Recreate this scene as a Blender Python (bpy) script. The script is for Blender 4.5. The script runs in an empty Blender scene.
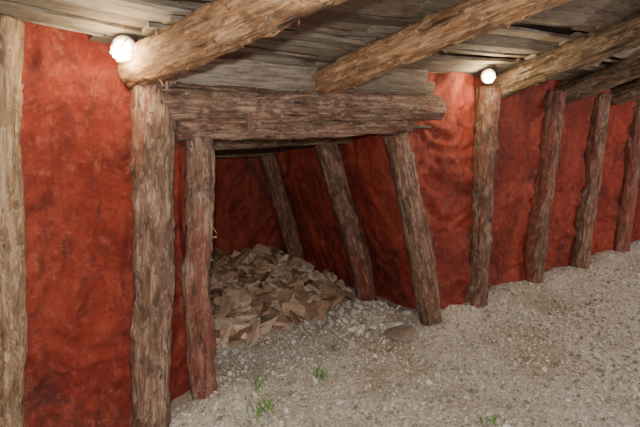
import bpy, bmesh, math, random
import numpy as np
from mathutils import Vector, Matrix, noise
random.seed(7); rng=np.random.default_rng(7)
# World frame: X runs along the gallery wall, +Y goes into the wall, room is at negative Y.

# ---------------------------------------------------------------- materials
def new_mat(name):
    m=bpy.data.materials.new(name); m.use_nodes=True
    nt=m.node_tree; nt.nodes.clear()
    out=nt.nodes.new('ShaderNodeOutputMaterial'); b=nt.nodes.new('ShaderNodeBsdfPrincipled')
    nt.links.new(b.outputs[0],out.inputs[0]); b.inputs['Roughness'].default_value=.85
    return m,nt,b
def N(nt,t,**kw):
    n=nt.nodes.new(t)
    for k,v in kw.items():
        if k in n.inputs: n.inputs[k].default_value=v
        else: setattr(n,k,v)
    return n
def ramp(nt,src,stops):
    r=nt.nodes.new('ShaderNodeValToRGB'); e=r.color_ramp.elements
    while len(e)<len(stops): e.new(.5)
    for i,(p,c) in enumerate(stops):
        e[i].position=p; e[i].color=(c[0],c[1],c[2],1) if hasattr(c,'__len__') else (c,c,c,1)
    nt.links.new(src,r.inputs[0]); return r.outputs[0]
def mix(nt,fac,a,b,bt='MIX'):
    m=nt.nodes.new('ShaderNodeMix'); m.data_type='RGBA'; m.blend_type=bt
    for s,v in ((0,fac),(6,a),(7,b)):
        if hasattr(v,'is_linked'): nt.links.new(v,m.inputs[s])
        elif s==0: m.inputs[0].default_value=v
        else: m.inputs[s].default_value=(v[0],v[1],v[2],1)
    return m.outputs[2]
def bump(nt,b,h,strength,dist):
    n=nt.nodes.new('ShaderNodeBump'); n.inputs['Strength'].default_value=strength; n.inputs['Distance'].default_value=dist
    nt.links.new(h,n.inputs['Height']); nt.links.new(n.outputs[0],b.inputs['Normal'])
def coords(nt,scale=(1,1,1),rand=False):
    tc=nt.nodes.new('ShaderNodeTexCoord'); mp=nt.nodes.new('ShaderNodeMapping'); mp.inputs['Scale'].default_value=scale
    src=tc.outputs['Object']
    if rand:
        oi=nt.nodes.new('ShaderNodeObjectInfo'); ad=nt.nodes.new('ShaderNodeVectorMath'); ad.operation='ADD'
        ml=nt.nodes.new('ShaderNodeMath'); ml.operation='MULTIPLY'; ml.inputs[1].default_value=37.
        nt.links.new(oi.outputs['Random'],ml.inputs[0]); nt.links.new(src,ad.inputs[0]); nt.links.new(ml.outputs[0],ad.inputs[1]); src=ad.outputs[0]
    nt.links.new(src,mp.inputs[0]); return mp.outputs[0]
def noi(nt,vec,scale,detail=4,rough=.6,dist=0):
    n=N(nt,'ShaderNodeTexNoise',Scale=scale,Detail=detail,Roughness=rough,Distortion=dist)
    nt.links.new(vec,n.inputs['Vector']); return n.outputs[0]

def red_wall_mat():
    m,nt,b=new_mat('red_sprayed_foam'); v=coords(nt); vs=coords(nt,(1,1,.8))
    big=noi(nt,vs,2.2,7,.65,.8)
    col=ramp(nt,big,[(.3,(.15,.020,.014)),(.45,(.25,.036,.023)),(.58,(.34,.058,.036)),(.75,(.46,.115,.075))])
    st=ramp(nt,noi(nt,coords(nt,(1,1,.5)),3.6,8,.75,.7),[(.49,0.),(.62,.85)])
    col=mix(nt,st,col,(.085,.026,.026))
    sp=ramp(nt,noi(nt,coords(nt,(1,1,.8)),16,7,.8),[(.52,0.),(.66,.45)])
    col=mix(nt,sp,col,(.54,.19,.13))
    sp=ramp(nt,noi(nt,v,60,5,.85),[(.52,0.),(.64,.65)])
    col=mix(nt,sp,col,(.10,.020,.016))
    nt.links.new(col,b.inputs['Base Color']); b.inputs['Roughness'].default_value=.48
    b.inputs['Specular IOR Level'].default_value=.35
    h=mix(nt,.45,noi(nt,v,12,7,.7,.6),noi(nt,v,80,5,.8))
    bump(nt,b,h,.8,.035); return m
def wood_mat(name,cA,cB,cC,redamt,bark):
    m,nt,b=new_mat(name); v=coords(nt,(1,1,1),True); g=coords(nt,(1,1,.07),True)
    streak=noi(nt,g,55,8,.75,.3)
    col=ramp(nt,streak,[(.38,cA),(.5,cB),(.61,cC)])
    g2=noi(nt,coords(nt,(1,1,.2),True),30,8,.8,.5)
    pm=ramp(nt,noi(nt,coords(nt,(1,1,.45),True),10,8,.8,.6),[(.47,0.),(.52,bark)])
    col=mix(nt,pm,col,ramp(nt,g2,[(.38,(cA[0]*.28,cA[1]*.28,cA[2]*.28)),(.6,(cB[0]*.8,cB[1]*.76,cB[2]*.70))]))
    rm=ramp(nt,noi(nt,coords(nt,(1,1,.25),True),5,7,.72,.6),[(.60-redamt*.22,0.),(.67-redamt*.1,min(1,redamt*1.3))])
    col=mix(nt,rm,col,mix(nt,streak,(.09,.02,.016),(.40,.08,.06)))
    gm=ramp(nt,noi(nt,coords(nt,(1,1,.5),True),24,8,.85),[(.55,0.),(.63,.65)])
    col=mix(nt,gm,col,(.48,.46,.41))
    ck=ramp(nt,noi(nt,coords(nt,(1,1,.05),True),24,3,.6),[(.30,.12),(.37,1.)])
    col=mix(nt,.85,col,ck,'MULTIPLY')
    nt.links.new(col,b.inputs['Base Color']); b.inputs['Roughness'].default_value=.8
    h=mix(nt,.5,mix(nt,.5,streak,ck),g2)
    bump(nt,b,h,.9,.035); return m
def tint_mat(name,ca,cb,cc,nscale,rough=.9,bs=.4):
    m,nt,b=new_mat(name); a=nt.nodes.new('ShaderNodeAttribute'); a.attribute_name='tint'
    v=coords(nt); c=ramp(nt,a.outputs['Fac'],[(0,ca),(.5,cb),(1,cc)])
    n=noi(nt,v,nscale,6,.75); c=mix(nt,.8,c,ramp(nt,n,[(.33,.4),(.6,1.)]),'MULTIPLY')
    nt.links.new(c,b.inputs['Base Color']); b.inputs['Roughness'].default_value=rough
    bump(nt,b,n,bs,.012); return m
def plank_mat():
    m,nt,b=new_mat('weathered_boards'); a=nt.nodes.new('ShaderNodeAttribute'); a.attribute_name='tint'
    c=ramp(nt,a.outputs['Fac'],[(0,(.10,.085,.065)),(.5,(.21,.185,.15)),(1,(.37,.34,.29))])
    g=noi(nt,coords(nt,(.06,1,1)),70,8,.75,.3); c=mix(nt,.85,c,ramp(nt,g,[(.36,.25),(.56,1.)]),'MULTIPLY')
    s=ramp(nt,noi(nt,coords(nt,(.4,1,1)),5,7,.75),[(.5,0.),(.62,.75)]); c=mix(nt,s,c,(.10,.062,.042))
    nt.links.new(c,b.inputs['Base Color']); bump(nt,b,g,.9,.012); return m
def floor_mat():
    m,nt,b=new_mat('gravel_ground'); v=coords(nt)
    c=ramp(nt,noi(nt,v,1.3,6,.65),[(.38,(.50,.45,.34)),(.55,(.70,.69,.63))])
    vo=N(nt,'ShaderNodeTexVoronoi',Scale=75.); nt.links.new(v,vo.inputs['Vector'])
    c=mix(nt,.6,c,ramp(nt,vo.outputs['Color'],[(.1,.4),(.9,1.25)]),'MULTIPLY')
    c=mix(nt,.6,c,ramp(nt,noi(nt,v,45,5,.85),[(.35,.35),(.6,1.15)]),'MULTIPLY')
    nt.links.new(c,b.inputs['Base Color']); b.inputs['Roughness'].default_value=.95
    bump(nt,b,mix(nt,.5,vo.outputs['Distance'],noi(nt,v,50,4,.8)),.9,.015); return m
def plain(name,c,rough=.5,metal=0,emit=0):
    m,nt,b=new_mat(name); n=noi(nt,coords(nt),30,3); cc=mix(nt,.3,c,ramp(nt,n,[(.3,.6),(.7,1.)]),'MULTIPLY')
    nt.links.new(cc,b.inputs['Base Color']); b.inputs['Roughness'].default_value=rough; b.inputs['Metallic'].default_value=metal
    if emit: b.inputs['Emission Color'].default_value=(1,.82,.5,1); b.inputs['Emission Strength'].default_value=emit
    return m
M_RED=red_wall_mat()
M_POST=wood_mat('post_wood',(.12,.07,.05),(.28,.185,.135),(.48,.36,.28),.38,.92)
M_POSTR=wood_mat('red_tinted_post_wood',(.10,.052,.038),(.23,.14,.10),(.40,.28,.21),.55,.92)
M_POSTL=wood_mat('pale_post_wood',(.20,.125,.07),(.42,.30,.185),(.60,.48,.34),.05,.85)
M_BEAM=wood_mat('beam_wood',(.21,.105,.048),(.46,.27,.14),(.68,.48,.30),.02,.85)
M_DARK=wood_mat('dark_beam_wood',(.09,.06,.035),(.21,.145,.09),(.35,.26,.18),.03,.95)
M_PLANK=plank_mat(); M_FLOOR=floor_mat()
M_PEB=tint_mat('gravel_stone',(.26,.23,.18),(.62,.60,.54),(.88,.88,.85),40)
M_ROCK=tint_mat('rubble_rock',(.26,.165,.10),(.52,.39,.27),(.80,.70,.56),22,.9,.8)
M_SLAB=tint_mat('slab_rock',(.2,.15,.11),(.28,.23,.19),(.42,.37,.30),25,.9,.7)
M_SOIL=plain('earth_backing',(.02,.015,.01),1)
M_GLASS=plain('lit_glass',(1,.95,.85),.3,0,28.); M_METAL=plain('lamp_metal',(.75,.72,.66),.4,.3)
M_CABLE=plain('cable_rubber',(.25,.22,.2),.6); M_LEAF=plain('weed_leaf',(.10,.28,.04),.6)

# ---------------------------------------------------------------- helpers
def link(name,verts,faces,mat,smooth=True,tint=None):
    me=bpy.data.meshes.new(name); me.from_pydata(verts,[],faces); me.update()
    if tint is not None:
        a=me.attributes.new('tint','FLOAT','POINT'); a.data.foreach_set('value',np.asarray(tint,dtype=np.float32))
    if smooth: me.polygons.foreach_set('use_smooth',[True]*len(me.polygons))
    me.materials.append(mat); ob=bpy.data.objects.new(name,me); bpy.context.scene.collection.objects.link(ob); return ob
def nz(x,y,z): return noise.noise(Vector((x,y,z)))
def grid(name,f,nu,nv,mat,flip=False):
    vs=[f(i/nu,j/nv) for j in range(nv+1) for i in range(nu+1)]
    fs=[]
    for j in range(nv):
        for i in range(nu):
            a=j*(nu+1)+i; q=(a,a+1,a+nu+2,a+nu+1); fs.append(q[::-1] if flip else q)
    return link(name,vs,fs,mat)
def foam(a,b,s=0.,g=1.):
    wx=nz(a*2.2+s,b*2.2,5)*.35; wz=nz(a*2.2,b*2.2+s,15)*.35
    r=1-abs(nz((a+wx)*4.2,(b+wz)*3.2,s+2))*2.2
    r2=1-abs(nz((a+wz)*10,(b+wx)*8.0,s+7))*2.2
    return nz(a*1.5,b*1.2,s)*.06+g*(r*.018+r2*.006+nz((a+wx)*8,(b+wz)*9,s)*.020+nz(a*16,b*16,s+3)*.008)+nz(a*30,b*34,s)*.005
def interp(x,xs,ys): return float(np.interp(x,xs,ys))
ZX=[-3,-1,-.67,0,1.3,3.2,9]; Z0=[2.2,2.17,2.15,2.08,2.05,2.08,2.10]
SX=[-3,0,1.3,3.2,9]; S0=[.10,.14,.25,.34,.34]
def zc(u,t): return interp(u,ZX,Z0)+interp(u,SX,S0)*max(t,0)

# posts: (u_base,u_top,y_base,y_top,r_base,r_top,ztop,mat)
POSTS=[(-.72,-.52,.0,.02,.085,.075,2.15,M_POSTL),(.0,.15,.0,.0,.105,.105,1.98,M_POST),
 (3.0,3.07,-.03,-.01,.10,.10,2.0,M_POSTR),(4.04,4.20,-.02,.0,.095,.10,2.0,M_POSTR),
 (5.02,5.28,.0,.02,.1,.105,2.0,M_POSTR),(6.05,6.3,-.04,.0,.1,.1,2.0,M_POSTR),(7.1,7.3,.0,.0,.1,.1,2.0,M_POSTR)]
def uC(z): return 2.47-.47*z/1.6
def wall_y(u,z):
    y=.12+foam(u,z,0,1.3 if u>2 else 1.)
    if u>2.3: y-=.05*min(1,(u-2.3)/.3)
    for p in POSTS:
        c=p[0]+(p[1]-p[0])*z/1.95; d=abs(u-c); y-=.09*math.exp(-(d/.13)**2)
        y-=.050*math.exp(-((d-.15-.03*nz(p[0]*7,z*3,3))/.04)**2)*(.6+1.0*nz(p[0]*3,z*4,8))
    d=abs(u-uC(z)); y-=.09*math.exp(-(d/.12)**2)
    if 2.45<u<2.99: y-=.07*math.sin((u-2.45)/.54*math.pi)*(1+.5*nz(u*5,z*2,3))
    return y
grid('wall_left',lambda s,v:(lambda u,z:Vector((u,wall_y(u,z),z)))(-3+s*3.34,-.08+v*2.4),280,180,M_RED)
grid('wall_right',lambda s,v:(lambda z:(lambda u:Vector((u,wall_y(u,z),z)))(uC(min(z,1.75))+s*(9-uC(min(z,1.75)))))(-.08+v*2.3),560,150,M_RED)
grid('wall_above_lintel',lambda s,v:Vector((.25+s*2.0,.12+foam(.25+s*2,1.7+v*.5)*.6,1.72+v*.55)),90,24,M_RED)
def aroof(y): return 1.66-.15*min(max(y,0),2.4)
grid('wall_alcove_side',lambda s,v:(lambda y,z:Vector((uC(z)+.06+foam(y*1.0,z,9)*.8,y,z)))(.06+s*2.4,-.05+v*1.9),140,100,M_RED,True)
grid('wall_alcove_back',lambda s,v:(lambda u,z:Vector((u,2.32+foam(u,z,20),z)))(.1+s*2.7,-.05+v*1.8),140,100,M_RED)
grid('wall_alcove_left',lambda s,v:(lambda y,z:Vector((.30+foam(y,z,30)*.6,y,z)))(.08+s*2.3,-.05+v*1.85),100,80,M_RED)
grid('wall_opposite',lambda s,v:(lambda u,z:Vector((u,-3.45+foam(u,z,40),z)))(-3+s*12,-.1+v*3.6),200,60,M_RED,True)
grid('wall_west',lambda s,v:(lambda y,z:Vector((-3+foam(y,z,50),y,z)))(-3.5+s*3.7,-.1+v*3.6),80,60,M_RED)
grid('wall_east',lambda s,v:(lambda y,z:Vector((9+foam(y,z,60),y,z)))(-3.5+s*3.7,-.1+v*3.6),80,60,M_RED,True)

def fz(u,y):
    z=nz(u*.9,y*.9,3)*.035+nz(u*4,y*4,8)*.014+nz(u*14,y*14,8)*.006
    if u>2.3: z+=.09*math.exp(-((y-.02)/.24)**2)*min(1,(u-2.3)/.3)*(1+.6*nz(u*3,1,1))
    z+=.10*math.exp(-(((u-2.12)/.30)**2+((y-.38)/.28)**2))
    z+=.05*math.exp(-(((u-.45)/.2)**2+((y+.02)/.2)**2))
    return z
grid('floor',lambda s,v:(lambda u,y:Vector((u,y,fz(u,y))))(-3.1+s*12.2,-3.55+v*6.05),400,220,M_FLOOR)

# ---------------------------------------------------------------- logs
def log(name,p0,p1,r0,r1,mat,seed,shreds=0,flat=1.,knots=5):
    p0=Vector(p0);p1=Vector(p1);L=(p1-p0).length; R=random.Random(seed)
    n=max(12,int(L/.014)); S=52; vs=[];fs=[]
    kn=[(R.uniform(0,6.28),R.uniform(.1,.9)*L,R.uniform(.008,.024),R.uniform(.02,.04)) for _ in range(knots)]
    def rad(a,z):
        c,s=math.cos(a),math.sin(a); k=z/L; r=r0+(r1-r0)*k
        r*=1+.12*nz(c*.8+seed,s*.8,z*1.6)+.09*nz(c*2.6,s*2.6+seed,z*1.2)+.05*nz(c*7,s*7+seed,z*3)
        b=nz(c*2.2+seed*2,s*2.2,z*5)+.5*nz(c*8,s*8+seed,z*16); r+= .007 if b>.05 else 0
        r+=.005*nz(c*13,s*13,z*14+seed)
        for ka,kz,kh,kw in kn:
            da=abs((a-ka+math.pi)%(2*math.pi)-math.pi)*r0; r+=kh*math.exp(-(da*da+(z-kz)**2)/(kw*kw))
        return r
    def ctr(z): return (nz(z*.8,seed,1)*.04+nz(z*3,seed,1)*.012,nz(z*.8,seed,9)*.04+nz(z*3,seed,5)*.01)
    for i in range(n+1):
        z=L*i/n; cx,cy=ctr(z); e=1-.12*(i in(0,n))
        for k in range(S):
            a=2*math.pi*k/S; r=rad(a,z)*e; vs.append((cx+r*math.cos(a),cy+r*math.sin(a)*flat,z-L/2))
    for i in range(n):
        for k in range(S):
            a=i*S+k;b=i*S+(k+1)%S; fs.append((a,b,b+S,a+S))
    c0=len(vs); vs.append((ctr(0)[0],ctr(0)[1],-L/2-.002)); vs.append((ctr(L)[0],ctr(L)[1],L/2+.002))
    for k in range(S):
        fs.append((c0,(k+1)%S,k)); fs.append((c0+1,n*S+k,n*S+(k+1)%S))
    for q in range(shreds):
        z=R.uniform(.05,.95)*L; a=R.uniform(0,6.28); r=rad(a,z)*.99; cx,cy=ctr(z)
        ln=R.uniform(.015,.05); w=R.uniform(.003,.010); dz=R.uniform(-.05,.05); lift=R.uniform(.2,.8)
        o=Vector((cx+r*math.cos(a),cy+r*math.sin(a)*flat,z-L/2)); nrm=Vector((math.cos(a),math.sin(a),0)); tg=Vector((-math.sin(a),math.cos(a),0))
        b=len(vs); m1=o+nrm*ln*lift*.5+tg*ln*.3+Vector((0,0,dz*.5)); e1=o+nrm*ln*lift+tg*ln*R.uniform(-.2,.6)+Vector((0,0,dz))
        W=Vector((0,0,w)); vs+= [tuple(o-W),tuple(o+W),tuple(m1+W*.8),tuple(m1-W*.8),tuple(e1+W*.2),tuple(e1-W*.2)]
        fs+=[(b,b+1,b+2,b+3),(b+3,b+2,b+4,b+5)]
    ob=link(name,vs,fs,mat); ob.location=(p0+p1)/2; ob.rotation_euler=(p1-p0).to_track_quat('Z','Y').to_euler(); return ob
for i,p in enumerate(POSTS):
    log('timber_post',(p[0],p[2],-.06),(p[1],p[3],p[6]),p[4],p[5],p[7],11+i*3,35)
log('alcove_post',(.37,.06,-.05),(.39,.06,1.62),.078,.075,M_POST,51,15)
log('alcove_post',(uC(0)-.02,.0,-.05),(uC(1.6)-.02,.0,1.62),.10,.09,M_POST,54,20)
log('alcove_post',(2.37,.70,-.05),(1.86,.70,1.54),.09,.085,M_POSTR,57,15)
log('alcove_post',(2.50,1.95,-.05),(2.06,1.95,1.36),.085,.08,M_POSTR,60,15)
log('alcove_post',(.45,.75,-.05),(.55,.75,1.50),.08,.08,M_POSTR,62,5)
log('lintel_log',(.12,-.03,1.80),(2.38,-.02,1.80),.095,.095,M_POST,70,20)
log('lintel_log',(.24,.02,1.655),(2.14,.02,1.665),.055,.055,M_POST,73,10)
log('alcove_lintel_log',(.35,.70,1.565),(2.1,.70,1.565),.05,.05,M_DARK,76)
log('alcove_lintel_log',(.35,1.95,1.40),(2.3,1.95,1.40),.05,.05,M_DARK,79)
for i,(u,r,r2,mt,sd) in enumerate([(-1.75,.1,.08,M_BEAM,81),(.07,.108,.065,M_BEAM,84),(1.27,.095,.085,M_BEAM,87),(3.17,.105,.10,M_DARK,90),(4.45,.10,.1,M_DARK,93),(5.6,.1,.1,M_DARK,96),(6.9,.1,.1,M_DARK,99)]):
    dr=.11; t0,t1=-.04,3.4; s=interp(u,SX,S0)
    za=interp(u,ZX,Z0)-r-.012; u1=u+dr*t1
    zb=min(zc(u1,t1),zc(u,0)+s*t1)-r2-.012
    log('ceiling_beam',(u-.01,-t0,za),(u1,-t1,zb),r,r2,mt,sd,150 if mt is M_BEAM else 80,1.,12)

vs=[];fs=[];tn=[]
t=-.25; R=random.Random(5)
BR=[-2.9,-1.7,.1,1.35,3.2,4.5,5.7,7.0,8.9]
def plank(a,b,c0,w,zf,sd,ti,sk,tilt,th=.022,vert=False):
    n=max(4,int((b-a)/.05)); base=len(vs)
    for i in range(n+1):
        u=a+(b-a)*i/n; c=c0+sk*(i/n-.5)*2
        w1=w*.48*(1+.26*nz(u*3,sd,0)+.1*nz(u*14,sd,0)); w2=w*.48*(1+.26*nz(u*3,sd,9)+.1*nz(u*14,sd,7))
        if vert:
            for zz,yy in ((c-w1,tilt),(c+w2,-tilt)): vs.append((u,zf+yy,zz)); tn.append(ti)
            for zz,yy in ((c+w2,-tilt),(c-w1,tilt)): vs.append((u,zf+yy+th,zz)); tn.append(ti)
        else:
            z=zf(u,c); sl=interp(u,SX,S0)
            for tt,dz in ((c-w1,-tilt-sl*w1),(c+w2,tilt+sl*w2)): vs.append((u,-tt,z+dz)); tn.append(ti)
            for tt,dz in ((c+w2,tilt+sl*w2),(c-w1,-tilt-sl*w1)): vs.append((u,-tt,z+dz+th)); tn.append(ti)
    for i in range(n):
        q=base+i*4
        for e in range(4):
            f=(e+1)%4; fs.append((q+e,q+f,q+f+4,q+e+4))
    fs.append((base+3,base+2,base+1,base)); q=base+n*4; fs.append((q,q+1,q+2,q+3))
while t<3.4:
    w=R.uniform(.07,.135)
    for k in range(len(BR)-1):
        a=BR[k]-R.uniform(.03,.25); b=BR[k+1]+R.uniform(.03,.25)
        zo=R.uniform(.0,.035)+.008*(k%2); sd=R.uniform(0,99)
        plank(a,b,t+w/2+R.uniform(-.01,.01),w,lambda u,c:zc(u,c)+zo+nz(u*1.5,sd,4)*.012,sd,R.random(),R.uniform(-.035,.035),R.uniform(-.018,.018))
    t+=w+R.uniform(.008,.024)
link('ceiling',vs,fs,M_PLANK,False,tn)
vs=[];fs=[];tn=[]
plank(.16,1.35,1.925,.09,-.02,3.3,.85,.01,.005,.02,True); plank(.2,1.2,2.0,.10,.0,8.3,1.,-.01,.008,.02,True); plank(.15,1.3,2.08,.10,.02,5.3,.6,.0,.008,.02,True)
plank(1.25,2.36,1.94,.11,-.01,13.3,.4,.01,.005,.02,True); plank(1.2,2.30,2.04,.11,.01,18.3,.6,.005,.008,.02,True)
link('lagging_boards',vs,fs,M_PLANK,False,tn)
grid('ceiling_earth',lambda s,v:(lambda u,t:Vector((u,-t,zc(u,t)+.12+nz(u*3,t*3,1)*.02)))(-3.2+s*12.4,-.4+v*4.0),60,30,M_SOIL)
vs=[];fs=[];tn=[];y=.08
while y<2.4:
    w=R.uniform(.08,.13); z=aroof(y)+.0; z2=aroof(y+w); b=len(vs); ti=R.random()*.3
    z+=R.uniform(0,.012)
    for (yy,zz) in ((y,z),(y+w,z2),(y+w,z2+.02),(y,z+.02)):
        for u in (.2,2.45): vs.append((u,yy,zz)); tn.append(ti)
    fs+=[(b,b+1,b+3,b+2),(b+2,b+3,b+5,b+4),(b+4,b+5,b+7,b+6),(b+6,b+7,b+1,b),(b,b+2,b+4,b+6),(b+1,b+7,b+5,b+3)]
    y+=w+.004
link('ceiling_alcove',vs,fs,M_PLANK,False,tn)

# ---------------------------------------------------------------- rocks and gravel
def ico(sub):
    bm=bmesh.new(); bmesh.ops.create_icosphere(bm,subdivisions=sub,radius=1); v=np.array([x.co[:] for x in bm.verts]); f=np.array([[q.index for q in p.verts] for p in bm.faces]); bm.free(); return v,f
def rotm():
    q=rng.normal(size=4); q/=np.linalg.norm(q); w,x,y,z=q
    return np.array([[1-2*(y*y+z*z),2*(x*y-z*w),2*(x*z+y*w)],[2*(x*y+z*w),1-2*(x*x+z*z),2*(y*z-x*w)],[2*(x*z-y*w),2*(y*z+x*w),1-2*(x*x+y*y)]])
def scatter(name,items,sub,mat,angular=.25,planes=0,box=False):
    V,F=ico(sub); VV=[];FF=[];T=[];off=0
    ax=[np.array(a,float) for a in ((1,0,0),(-1,0,0),(0,1,0),(0,-1,0),(0,0,1),(0,0,-1))]
    for (p,sz,sq,ti,keepflat) in items:
        v=V.copy()
        ds=[a+rng.normal(size=3)*.28 for a in ax]*(1 if box else 0)+[rng.normal(size=3) for _ in range(planes)]
        for k,d in enumerate(ds):
            d=d/np.linalg.norm(d); h=rng.uniform(.38,.62) if (box and k<6) else rng.uniform(.5,.85); s=v@d; v=v-np.outer(np.maximum(s-h,0),d)
        v=v*(1+rng.normal(size=(len(V),1))*angular*.4)
        v=v*np.array([1,rng.uniform(.6,1),sq])
        if box: v*=1.5
        if keepflat:
            a=rng.uniform(0,6.28); tl=rng.normal(size=2)*(.4 if keepflat<2 else .08)
            m=np.array([[math.cos(a),-math.sin(a),0],[math.sin(a),math.cos(a),0],[tl[0],tl[1],1]])
        else: m=rotm()
        VV.append(v@m.T*sz+np.array(p)); FF.append(F+off); off+=len(V); T.append(np.full(len(V),ti))
    return link(name,np.concatenate(VV).tolist(),np.concatenate(FF).tolist(),mat,False,np.concatenate(T))
def rub_h(u,y):
    k=min(max((y-.68-.25*max(0,u-1.6))/1.3,0),1)*min(1,max(0,(2.75-u)/.8)); return .29*k**.8
items=[]
for _ in range(560):
    u=random.uniform(.45,2.42);y=random.uniform(.66,2.2); h=rub_h(u,y)
    if h<=.005: continue
    s=random.choice([.03,.04,.05,.06,.07,.085,.10,.12]); 
    items.append(((u,y,fz(u,y)+h*random.uniform(.75,1.08)),s,random.uniform(.35,.65),random.random(),1))
scatter('rubble_pile',items,3,M_ROCK,.06,4,True)
grid('rubble_mound_earth',lambda s,v:(lambda u,y:Vector((u,y,fz(u,y)-.03+max(0,rub_h(u,y)-.0)+nz(u*8,y*8,2)*.02)))(.4+s*2.1,.66+v*1.59),50,40,M_ROCK)
items=[((2.03,-.06,fz(2.03,-.06)+.03),.18,.20,.7,2)]
scatter('stone_slab',items,3,M_SLAB,.05,9)
items=[]
for _ in range(200):
    u=random.gauss(2.05,.28);y=random.gauss(.38,.25)
    if u>uC(0)-.1: continue
    items.append(((u,y,fz(u,y)+.01),random.uniform(.012,.04),.6,random.random(),1))
scatter('loose_stones',items,2,M_PEB,.12,6)
items=[]
for _ in range(44000):
    u=random.uniform(-1.2,7.5); y=random.uniform(-2.4,.9) if .45<u<2.3 else random.uniform(-2.4,.04)
    if u>4 and random.random()<.4: continue
    s=min(.028,.0045+random.expovariate(1/.0036)); items.append(((u,y,fz(u,y)+s*.25),s,.6,random.random(),0))
scatter('gravel',items,1,M_PEB,.35,0)

def weed(u,y,n,h):
    vs=[];fs=[];z0=fz(u,y)
    for _ in range(n):
        a=random.uniform(0,6.28); o=Vector((u+random.gauss(0,.03),y+random.gauss(0,.03),z0-.005)); hh=h*random.uniform(.4,1); le=random.uniform(.2,.9)
        d=Vector((math.cos(a),math.sin(a),0)); s=Vector((-d.y,d.x,0)); w=random.uniform(.003,.006)
        b=len(vs)
        for k,ww in enumerate((.5,1,.9,.1)):
            q=k/3; c=o+Vector((0,0,hh*q*(1-.3*q*le)))+d*hh*le*q*q; vs+= [tuple(c-s*w*ww),tuple(c+s*w*ww)]
        for k in range(3): fs.append((b+2*k,b+2*k+1,b+2*k+3,b+2*k+2))
    link('weed_plant',vs,fs,M_LEAF)
weed(.54,-.335,26,.11); weed(1.09,-.20,22,.12); weed(.70,-.05,14,.11); weed(1.55,-1.18,18,.06); weed(1.3,.1,6,.06)

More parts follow.
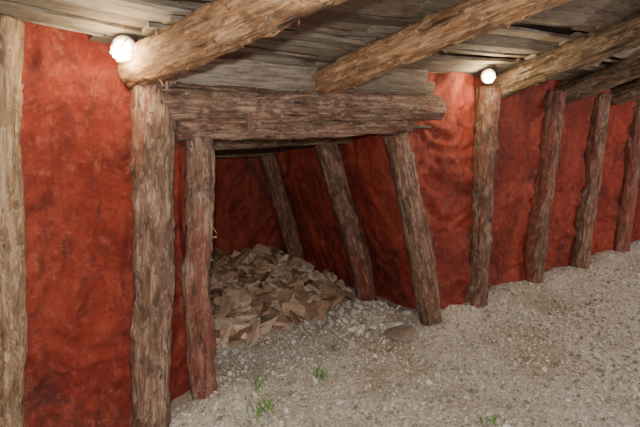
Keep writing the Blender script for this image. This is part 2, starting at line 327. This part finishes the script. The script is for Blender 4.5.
# ---------------------------------------------------------------- lamps
def lathe(name,prof,mat,S=28,rib=0):
    vs=[];fs=[]
    for r,z in prof:
        for k in range(S):
            a=2*math.pi*k/S; rr=r*(1+rib*math.cos(7*a)); vs.append((rr*math.cos(a),rr*math.sin(a),z))
    for i in range(len(prof)-1):
        for k in range(S):
            a=i*S+k;b=i*S+(k+1)%S; fs.append((a,b,b+S,a+S))
    return link(name,vs,fs,mat)
def lamp(loc,aim,ceil_z,sc=1.,power=12,col=(1,.74,.42)):
    e=bpy.data.objects.new('bulkhead_lamp',None); bpy.context.scene.collection.objects.link(e); e.empty_display_size=.05
    e.location=loc; e.rotation_euler=Vector(aim).to_track_quat('Z','Y').to_euler(); e.scale=(sc,)*3
    parts=[lathe('base_plate',[(0,-.028),(.05,-.028),(.056,-.02),(.056,-.004),(.05,.0),(.0,.0)],M_METAL)]
    parts.append(lathe('glass_globe',[(.036,.0),(.040,.015),(.042,.03),(.038,.048),(.028,.062),(.014,.07),(0.0005,.072)],M_GLASS,42,.08))
    for k in range(3):
        cu=bpy.data.curves.new('cage_wire','CURVE'); cu.dimensions='3D'; cu.bevel_depth=.003; sp=cu.splines.new('POLY'); sp.points.add(16)
        a=math.pi*k/3
        for i in range(17):
            q=math.pi*i/16; r=.052*math.cos(q); z=.08*math.sin(q)**.8 if 0<i<16 else 0
            sp.points[i].co=(r*math.cos(a),r*math.sin(a),z,1)
        o=bpy.data.objects.new('cage_wire_%d'%(k+1),cu); cu.materials.append(M_METAL); bpy.context.scene.collection.objects.link(o); parts.append(o)
    for o in parts: o.parent=e
    cu=bpy.data.curves.new('cable','CURVE'); cu.dimensions='3D'; cu.bevel_depth=.004; sp=cu.splines.new('BEZIER'); sp.bezier_points.add(1)
    a=Vector(loc)-Vector(aim).normalized()*.02*sc
    inv=(Matrix.Translation(Vector(loc))@e.rotation_euler.to_matrix().to_4x4()@Matrix.Scale(sc,4)).inverted()
    for bp,p in zip(sp.bezier_points,(a,Vector((a.x-.03,a.y+.03,ceil_z+.01)))):
        bp.co=inv@p; bp.handle_left_type=bp.handle_right_type='AUTO'
    o=bpy.data.objects.new('supply_cable',cu); cu.materials.append(M_CABLE); bpy.context.scene.collection.objects.link(o); o.parent=e
    l=bpy.data.lights.new('lamp_bulb','POINT'); l.energy=power; l.color=col; l.shadow_soft_size=.04
    lo=bpy.data.objects.new('lamp_bulb',l); bpy.context.scene.collection.objects.link(lo); lo.location=Vector(loc)+Vector(aim).normalized()*.12*sc
lamp((-.045,-.10,2.045),(-.6,-.7,-.45),zc(-.04,.05),1.1,12)
lamp((2.83,-.17,2.06),(-.7,-.65,-.35),zc(2.83,.1),1.05,16)
FILL_WH=(1,.95,.86)
lamp((5.6,-3.25,1.9),(0,1,-.1),zc(5.6,3.1),1,200,FILL_WH)  # added fill: unseen lamp on the opposite wall, brightens the right side
lamp((2.4,-3.25,1.7),(0,1,-.1),zc(2.4,3.1),1,25,FILL_WH)  # second added lamp out of view, weak fill to offset the flash falloff
def pl(n,loc,e,c,s):
    l=bpy.data.lights.new(n,'POINT'); l.energy=e; l.color=c; l.shadow_soft_size=s
    o=bpy.data.objects.new(n,l); bpy.context.scene.collection.objects.link(o); o.location=loc
pl('camera_flash',(-.95,-2.78,1.85),275,(1,.97,.86),.03)

w=bpy.data.worlds.new('w'); w.use_nodes=True; w.node_tree.nodes['Background'].inputs[0].default_value=(.9,.9,1,1); w.node_tree.nodes['Background'].inputs[1].default_value=.3
bpy.context.scene.world=w
cd=bpy.data.cameras.new('camera'); cd.lens=29.25; cd.sensor_width=36; cd.clip_start=.02
c=bpy.data.objects.new('camera',cd); bpy.context.scene.collection.objects.link(c); c.location=(-.912,-2.73,1.7)
p=math.radians(10); d=Vector((.618*math.cos(p),.786*math.cos(p),-math.sin(p))); c.rotation_euler=d.to_track_quat('-Z','Y').to_euler()
bpy.context.scene.camera=c
